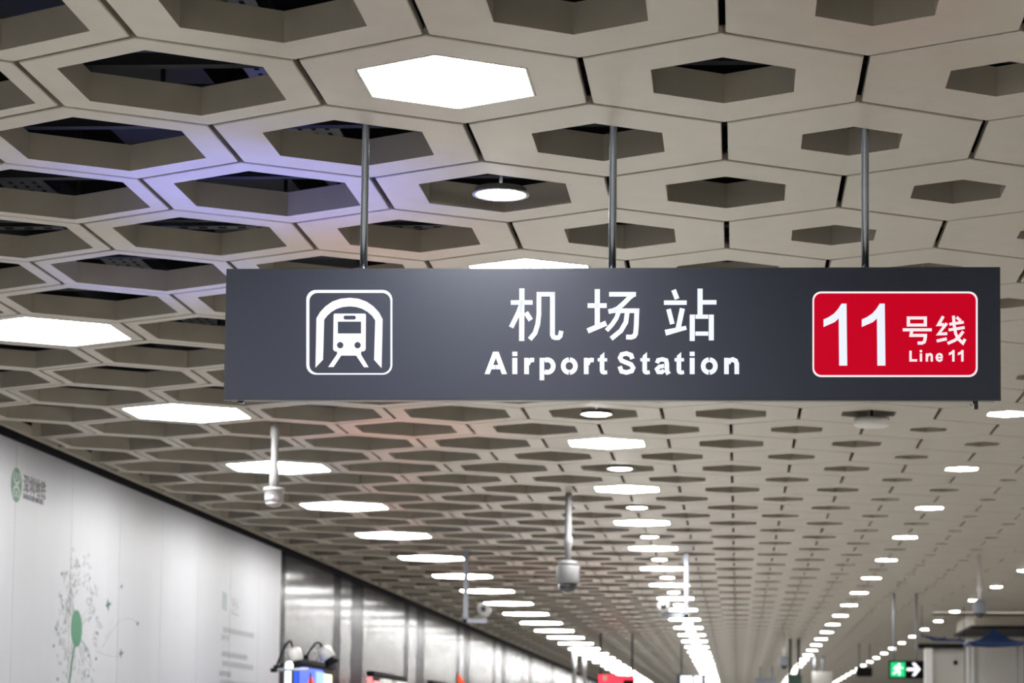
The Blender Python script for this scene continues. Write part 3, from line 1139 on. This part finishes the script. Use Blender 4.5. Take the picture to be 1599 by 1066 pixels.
# ------------------------------------------------------------------ hanging signs far down the hall
def hung_sign(name, label, px0, px1, py0, py1, Y, mt, rods, rod_m, rod_r=0.012, th=0.1, cat='sign'):
    a = at(px0, py0, Y)
    b_ = at(px1, py1, Y)
    t_ = thing(name, label, cat, ((a.x + b_.x) / 2, Y, min(a.z, b_.z)))
    o0 = t_.location
    bm_ = bmesh.new()
    box(bm_, a.x - o0.x, b_.x - o0.x, 0, th, 0, a.z - b_.z, bevel=0.006)
    link('housing', bm_, mt, t_)
    for px in rods:
        p = at(px, py0, Y + th / 2)
        bm_ = bmesh.new()
        tube(bm_, [(p.x - o0.x, th / 2, a.z - b_.z - 0.005), (p.x - o0.x, th / 2, CEIL - 0.001 - o0.z)], rod_r, 10)
        link('hanging_rod', bm_, rod_m, t_)
    return t_, (lambda x, y: Vector((at(x, y, Y).x - o0.x, -0.0015, at(x, y, Y).z - o0.z)))


t, put = hung_sign('exit_sign', 'green lit exit sign with white arrow hung on two rods', 1388, 1443, 1031, 1059, 28.7, M_BLACK, (1396, 1431), M_GREYPOLE, 0.014)
f = Flat(put, 0.002)
f.rect(1390.5, 1033.5, 1413.5, 1056.5)
f.done('green_panel', M_EXIT, t)
f = Flat(lambda x, y: put(x, y) + Vector((0, -0.002, 0)), 0.002)
f.disc(1404, 1037, 2.0, 2.0, 12)
f.stroke([(1403, 1039), (1401, 1046)], 4.5)
f.stroke([(1401, 1046), (1405, 1049), (1404, 1054)], 2.6)
f.stroke([(1401, 1046), (1398, 1050), (1394, 1051)], 2.6)
f.stroke([(1403, 1040), (1407, 1043), (1410, 1042)], 2.2)
f.stroke([(1402, 1040), (1398, 1041), (1396, 1045)], 2.2)
f.done('running_figure', M_LIT, t)
f = Flat(put, 0.002)
f.rect(1416, 1042.5, 1428, 1047)
f.poly([(1424, 1034.5), (1429, 1034.5), (1437.5, 1044.5), (1429, 1055), (1424, 1055), (1429, 1047), (1429, 1042.5)])
f.done('arrow', M_LIT, t)

t, put = hung_sign('red_hanging_sign', 'bright red lit sign hung below the left lights', 935, 991, 1053, 1082, 40.0, M_REDBOX, (931.5 + 6, 987), M_STEEL_DARK, 0.016)
f = Flat(put, 0.003)
f.rect(973, 1061, 990, 1080)
f.done('dark_panel', M_BLACK, t)
f = Flat(put, 0.003)
f.disc(945, 1058, 3.0, 4.5, 12)
f.done('pale_symbol', M_PALEGREEN, t)
t, put = hung_sign('white_rod_sign', 'sign on two white rods beside the far left wall', 890, 922, 1070, 1092, 47.0, M_STEEL_DARK, (896.5, 912.5), M_POLE, 0.038)
t, put = hung_sign('information_display', 'dark hanging display with pale lit blocks under the middle lights', 1057, 1112, 1052, 1080, 45.0, M_SIGN, (1064, 1107), M_STEEL_DARK, 0.012)
f = Flat(put, 0.003)
for x0, x1 in ((1063, 1072), (1073, 1081), (1084, 1096), (1101, 1110)):
    f.rect(x0, 1055, x1, 1078)
f.done('lit_block', M_LIT, t)
t, put = hung_sign('dark_hanging_sign', 'dark green hanging sign on dark rods beside the far right lights', 1230, 1252, 1054, 1080, 42.0, M_DKGREEN, (1234, 1247), M_BLACK, 0.022)
t, put = hung_sign('grey_hanging_sign', 'grey hanging sign on grey rods left of the exit sign', 1268, 1300, 1048, 1070, 50.0, M_GREYSHOP, (1272, 1285), M_GREYPOLE, 0.025)
t, put = hung_sign('pale_hanging_sign', 'pale hanging sign on thin rods far beyond the middle lights', 1180, 1212, 1058, 1074, 58.0, M_GREYPOLE, (1187, 1206), M_GREYPOLE, 0.02)
t, put = hung_sign('small_dark_sign', 'small dark sign right beside the grey hanging sign', 1338, 1362, 1042, 1056, 44.0, M_STEEL_DARK, (1342, 1358), M_GREYPOLE, 0.016)
bullet_cam('dome_camera', 'small dark-domed camera far away beside the dark green sign', (at(1224, 1045, 40).x, 40.0, at(1224, 1045, 40).z), 0.9, True)

# ------------------------------------------------------------------ the right-hand side, far down
SH = 36.0
a = at(1436, 1012, SH)
b_ = at(1610, 1012, SH)
shop = thing('shop_front', 'pale grey shop front with white pillars beyond the blue canopy', 'shop front', (a.x, SH, 0))


def shop_box(name, px0, px1, z0, z1, dy0, dy1, mt):
    x0 = at(px0, 1030, SH).x - a.x
    x1 = at(px1, 1030, SH).x - a.x
    return link(name, box(bmesh.new(), x0, x1, dy0, dy1, z0, z1), mt, shop)


zt = at(1500, 1012, SH).z
shop_box('wall_panel', 1455, 1760, 0, zt, 0.08, 0.3, M_GREYSHOP)
shop_box('pillar', 1445, 1456, 0, zt + 0.05, 0.0, 0.3, M_PILLAR)
shop_box('pillar', 1507, 1521, 0, at(1510, 998, SH).z, -0.02, 0.3, M_PILLAR)
shop_box('light_panel', 1521, 1760, 0, at(1510, 1004, SH).z, 0.05, 0.3, M_WHITEWALL)
shop_box('header', 1434, 1508, zt, zt + 0.07, -0.02, 0.3, M_STEEL_DARK)
q = at(1493, 1034, SH)
bm = bmesh.new(); lathe(bm, [(0.001, -0.03), (0.03, -0.03), (0.035, 0.0), (0.001, 0.0)], 14, axis='y', at0=(q.x - a.x, 0.08, q.z), cap=False)
link('wall_lamp', bm, M_BLACK, shop)
# lowered soffit with its lit cove
sy = 33.0
sa = at(1482, 948, sy)
zb = at(1520, 979, sy).z
bm = bmesh.new(); box(bm, 3.3, 9.55, sy, 35.6, zb + 0.02, 4.3)
struct('trim_4', bm, M_PANEL)
bm = bmesh.new(); box(bm, 3.25, 9.55, sy - 0.03, 35.6, zb - 0.02, zb + 0.02)
struct('trim_5', bm, M_STEEL_DARK)
c0 = at(1480, 951, sy - 0.01)
ct = thing('cove_light', 'warm lit cove strip along the soffit above the blue canopy', 'ceiling light', (2.72, sy - 0.06, at(1540, 957, sy).z))
bm = bmesh.new(); box(bm, 0.0, 6.8, 0.0, 0.06, 0, 0.075)
link('diffuser', bm, M_COVE, ct)
bm = bmesh.new(); box(bm, 0.0, 6.8, 0.02, 0.06, -0.03, 0.0)
link('channel', bm, M_STEEL_DARK, ct)

# blue canopy with concave pointed roof, and the strip of points beside it
cy_ = 31.5
apex = at(1552, 981, cy_)
lo = at(1552, 1003, cy_).z
hw = (at(1594, 1003, cy_).x - at(1508, 1003, cy_).x) / 2
can = thing('canopy', 'dark blue pointed canopy before the white shop wall', 'canopy', (apex.x, cy_, 0))
bm = bmesh.new()
prev = None
N = 10
for i in range(N + 1):
    t_ = i / N
    h = lo + (apex.z - lo) * (t_ ** 2.2 * 0.9 + 0.1 * t_)
    w_ = hw * (1 - t_) + 0.01
    sag = 0.02 * (1 - t_)
    ring = []
    for (sx, sy_) in ((-1, -1), (0, -1), (1, -1), (1, 0), (1, 1), (0, 1), (-1, 1), (-1, 0)):
        mid = (sx == 0 or sy_ == 0)
        ring.append(bm.verts.new((sx * w_, sy_ * w_, h - (sag if mid else 0) + (0 if not mid else 0))))
    if prev:
        for k in range(8):
            bm.faces.new((prev[k], prev[(k + 1) % 8], ring[(k + 1) % 8], ring[k]))
    else:
        base_ring = ring
    prev = ring
bm.faces.new(prev)
vr = [bm.verts.new((v.co.x, v.co.y, v.co.z - 0.03)) for v in base_ring]
for k in range(8):
    bm.faces.new((base_ring[k], base_ring[(k + 1) % 8], vr[(k + 1) % 8], vr[k]))
bmesh.ops.recalc_face_normals(bm, faces=bm.faces[:])
link('roof_cloth', bm, M_CANVAS, can)
for sx in (-1, 1):
    for sy_ in (-1, 1):
        bm = bmesh.new(); tube(bm, [(sx * hw * 0.97, sy_ * hw * 0.97, 0), (sx * hw * 0.97, sy_ * hw * 0.97, lo)], 0.012, 8)
        link('leg', bm, M_POLE, can)
t = thing('bunting', 'dark blue scalloped bunting left of the pointed canopy', 'bunting', (0, cy_, 0))
f = Flat(lambda x, y: at(x, y, cy_) - Vector((0, cy_, 0)), 0.01)
xs = [1438, 1452, 1454, 1456, 1464, 1473, 1475, 1477, 1485, 1497, 1499, 1501, 1508]
tops = [991, 995, 992, 995.5, 997, 997, 992, 997, 997.5, 997, 992, 997.5, 1000]
bots = [993, 997.5, 999, 1000, 1001, 1001, 1001, 1001, 1001, 1001, 1001.5, 1002, 1003]
for i in range(len(xs) - 1):
    f.poly([(xs[i], tops[i]), (xs[i + 1], tops[i + 1]), (xs[i + 1], bots[i + 1]), (xs[i], bots[i])])
f.done('cloth', M_CANVAS, t)
bm = bmesh.new()
p0 = at(1440, 992, cy_); p1 = at(1508, 1001, cy_)
tube(bm, [(p0.x, 0.02, p0.z), (p1.x, 0.02, p1.z)], 0.006, 6)
tube(bm, [(p0.x, 0.02, p0.z), (p0.x, 0.02, CEIL - 0.001)], 0.004, 6)
tube(bm, [(p1.x - 0.02, 0.02, p1.z), (p1.x - 0.02, 0.02, CEIL - 0.001)], 0.004, 6)
link('cord', bm, M_STEEL_DARK, t)

# ------------------------------------------------------------------ lit display boards along the left wall
BX = -3.7


def board(label, y0, y1, ztop, name='display_board'):
    t_ = thing(name, label, 'display board', (BX, y0, 0))
    L = y1 - y0
    bm_ = bmesh.new()
    box(bm_, -0.06, 0.0, 0.0, L, 0.05, ztop - 0.04, bevel=0.01)
    link('cabinet', bm_, M_STEEL_DARK, t_)
    bm_ = bmesh.new()
    box(bm_, -0.06, 0.02, -0.03, L + 0.03, ztop - 0.045, ztop, bevel=0.006)
    link('top_bar', bm_, M_BLACK, t_)
    for yy in (0.15, L - 0.15):
        bm_ = bmesh.new()
        box(bm_, -0.2, 0.06, yy - 0.05, yy + 0.05, 0, 0.05, bevel=0.004)
        link('foot', bm_, M_STEEL_DARK, t_)
    return t_, L


y0 = atx(466, 1028, BX).y
y1 = atx(521, 1040, BX).y
z1 = atx(466, 1027, BX).z
t, L = board('display board with bright blue and yellow lit poster beside the cladding', y0, y1, z1)
bm = bmesh.new(); box(bm, 0.0, 0.006, 0.03, L * 0.66, 0.4, z1 - 0.07)
link('blue_poster', bm, M_BLUE, t)
bm = bmesh.new(); box(bm, 0.0, 0.006, L * 0.45, L * 0.70, 0.4, z1 - 0.09)
bm.verts.ensure_lookup_table()
for v in bm.verts:
    v.co.x += 0.004
link('pale_poster', bm, M_BLUEPALE, t)
bm = bmesh.new(); box(bm, 0.0, 0.006, L * 0.71, L * 0.93, 0.4, z1 - 0.10)
link('yellow_strip', bm, M_YELLOW, t)
bm = bmesh.new()
box(bm, -0.055, -0.002, -0.006, 0.0, 0.4, z1 - 0.07)
link('end_poster', bm, M_BLUE, t)

yb0 = atx(582, 1048, BX).y
yb1 = atx(632, 1056, BX).y
zb1 = atx(582, 1047, BX).z
t, L2 = board('display board with pink lit poster and black top bar', yb0, yb1, zb1)
bm = bmesh.new(); box(bm, 0.0, 0.006, 0.06, L2 - 0.06, 0.4, zb1 - 0.1)
link('pink_poster', bm, M_PINK, t)
bm = bmesh.new(); box(bm, -0.055, -0.002, -0.006, 0.0, 0.4, zb1 - 0.06)
link('end_poster', bm, M_PINK, t)
for q0, q1 in ((0.18, 0.42), (0.58, 0.95)):
    bm = bmesh.new(); box(bm, 0.006, 0.06, L2 * q0, L2 * q1, zb1 - 0.15, zb1 - 0.07, bevel=0.012)
    link('strip_lamp', bm, M_WHITE, t)
yc0 = atx(675, 1062, BX).y
yc1 = atx(697, 1065, BX).y
t, L3 = board('low dark display board farther along the cladding', yc0, yc1, atx(675, 1062, BX).z)


# clip-on lamps on the first board
def clip_lamp(label, foot, mid, head, tip, mt, arm=None):
    t_ = thing('clip_lamp', label, 'lamp', foot, 'lamps clipped on the display board')
    F0 = Vector(foot)
    bm_ = bmesh.new()
    pts = []
    p0, p1, p2 = Vector(foot), Vector(mid), Vector(head)
    for i in range(17):
        s = i / 16
        pts.append((p0 * (1 - s) ** 2 + (p1 * 2 - (p0 + p2) * 0.5) * 2 * s * (1 - s) + p2 * s ** 2) - F0)
    tube(bm_, pts, 0.010, 8)
    link('cable', bm_, M_STEEL_DARK, t_)
    dv = (Vector(tip) - p2).normalized()
    ln = (Vector(tip) - p2).length
    bm_ = bmesh.new()
    lathe(bm_, [(0.02, 0.0), (0.055, 0.01), (0.065, 0.03), (0.065, ln * 0.62), (0.05, ln * 0.68)], 16)
    hd = link('lamp_head', bm_, mt, t_)
    hd.location = p2 - F0
    hd.rotation_euler = dv.to_track_quat('Z', 'Y').to_euler()
    bm_ = bmesh.new()
    lathe(bm_, [(0.048, ln * 0.66), (0.05, ln * 0.8), (0.07, ln), (0.06, ln)], 16)
    hn = link('hood', bm_, M_BLACK, t_)
    hn.location = p2 - F0
    hn.rotation_euler = hd.rotation_euler
    bm_ = bmesh.new()
    box(bm_, -0.02, 0.02, -0.02, 0.02, -0.02, 0.02, bevel=0.005)
    if arm:
        tube(bm_, [(0, 0, 0), Vector(arm) - F0 - Vector((0, 0.02, 0)), Vector(arm) - F0], 0.009, 8)
    link('clip', bm_, M_BLACK, t_)


LY = y0 - 0.15
clip_lamp('white lamp with a curved cable clipped at the near end of the blue board', at(431, 1042, LY), at(449, 1003, LY), at(457, 1011, LY), at(464, 1042, LY), M_WHITE, (BX - 0.03, y0 - 0.0305, z1 - 0.02))
LY2 = y0 + 0.45
FOOT2 = Vector((BX - 0.02, LY2, z1 + 0.0205))
clip_lamp('tilted white lamp with a looped cable on top of the blue board', FOOT2, at(494, 1004, LY2), at(503, 1011, LY2), at(519, 1037, LY2), M_WHITE)
t = thing('crossbar_stand', 'grey horizontal bar with black grip on a thin stand before the blue board', 'stand', (at(457, 1046, LY - 0.4).x, LY - 0.4, 0))
o0 = t.location
b0, b1 = at(423, 1046, LY - 0.4), at(482, 1044.5, LY - 0.4)
bm = bmesh.new(); tube(bm, [b0 + (b1 - b0) * 0.16 - o0, b1 - o0], 0.012, 10); link('bar', bm, M_GREYPOLE, t)
bm = bmesh.new(); tube(bm, [b0 - o0, b0 + (b1 - b0) * 0.17 - o0], 0.018, 10); link('grip', bm, M_BLACK, t)
bm = bmesh.new(); tube(bm, [(0, 0, 0.02), (0, 0, b0.z)], 0.012, 10); lathe(bm, [(0.001, 0.0), (0.07, 0.0), (0.07, 0.015), (0.012, 0.03)], 20, cap=False)
link('post', bm, M_STEEL_DARK, t)
tp = at(451.5, 1032, LY - 0.16)
t = thing('tube_lamp', 'upright glowing white tube lamp at the near end of the blue board', 'lamp', (tp.x, tp.y, 0))
bm = bmesh.new(); lathe(bm, [(0.034, 0.3), (0.034, tp.z - 0.03), (0.028, tp.z - 0.012), (0.012, tp.z - 0.002), (0.001, tp.z)], 18)
link('tube', bm, M_TUBE, t)
bm = bmesh.new(); lathe(bm, [(0.001, 0), (0.08, 0), (0.08, 0.02), (0.04, 0.04), (0.036, 0.32)], 18, cap=False)
link('base', bm, M_STEEL_DARK, t)
for px, py, yy, w_, lab in ((485, 1050, LY - 0.75, 9, 'orange-red pennant standing before the blue board'), (714, 1049, 31.0, 12, 'orange-red pennant standing beyond the pink board')):
    p = at(px, py, yy)
    t = thing('pennant', lab, 'pennant', (p.x, yy, 0), 'orange-red pennants')
    bm = bmesh.new(); tube(bm, [(0, 0, 0.02), (0, 0, p.z)], 0.008, 8); lathe(bm, [(0.001, 0.0), (0.12, 0.0), (0.12, 0.02), (0.01, 0.03)], 16, cap=False)
    link('pole', bm, M_STEEL_DARK, t)
    bm = bmesh.new()
    s = yy / FPX
    n = 8
    ra, rb = [], []
    if px < 600:
        tri = [(-6, 22), (0, 0), (11, 30)]
    else:
        tri = [(1, 30), (0, 0), (26, 36)]
    for off in (0.0, 0.008):
        vs = [bm.verts.new((q[0] * s, off, p.z - q[1] * s)) for q in tri]
        (ra if off == 0 else rb).extend(vs)
    bm.faces.new(ra); bm.faces.new(rb)
    for k in range(3):
        bm.faces.new((ra[k], ra[(k + 1) % 3], rb[(k + 1) % 3], rb[k]))
    bmesh.ops.recalc_face_normals(bm, faces=bm.faces[:])
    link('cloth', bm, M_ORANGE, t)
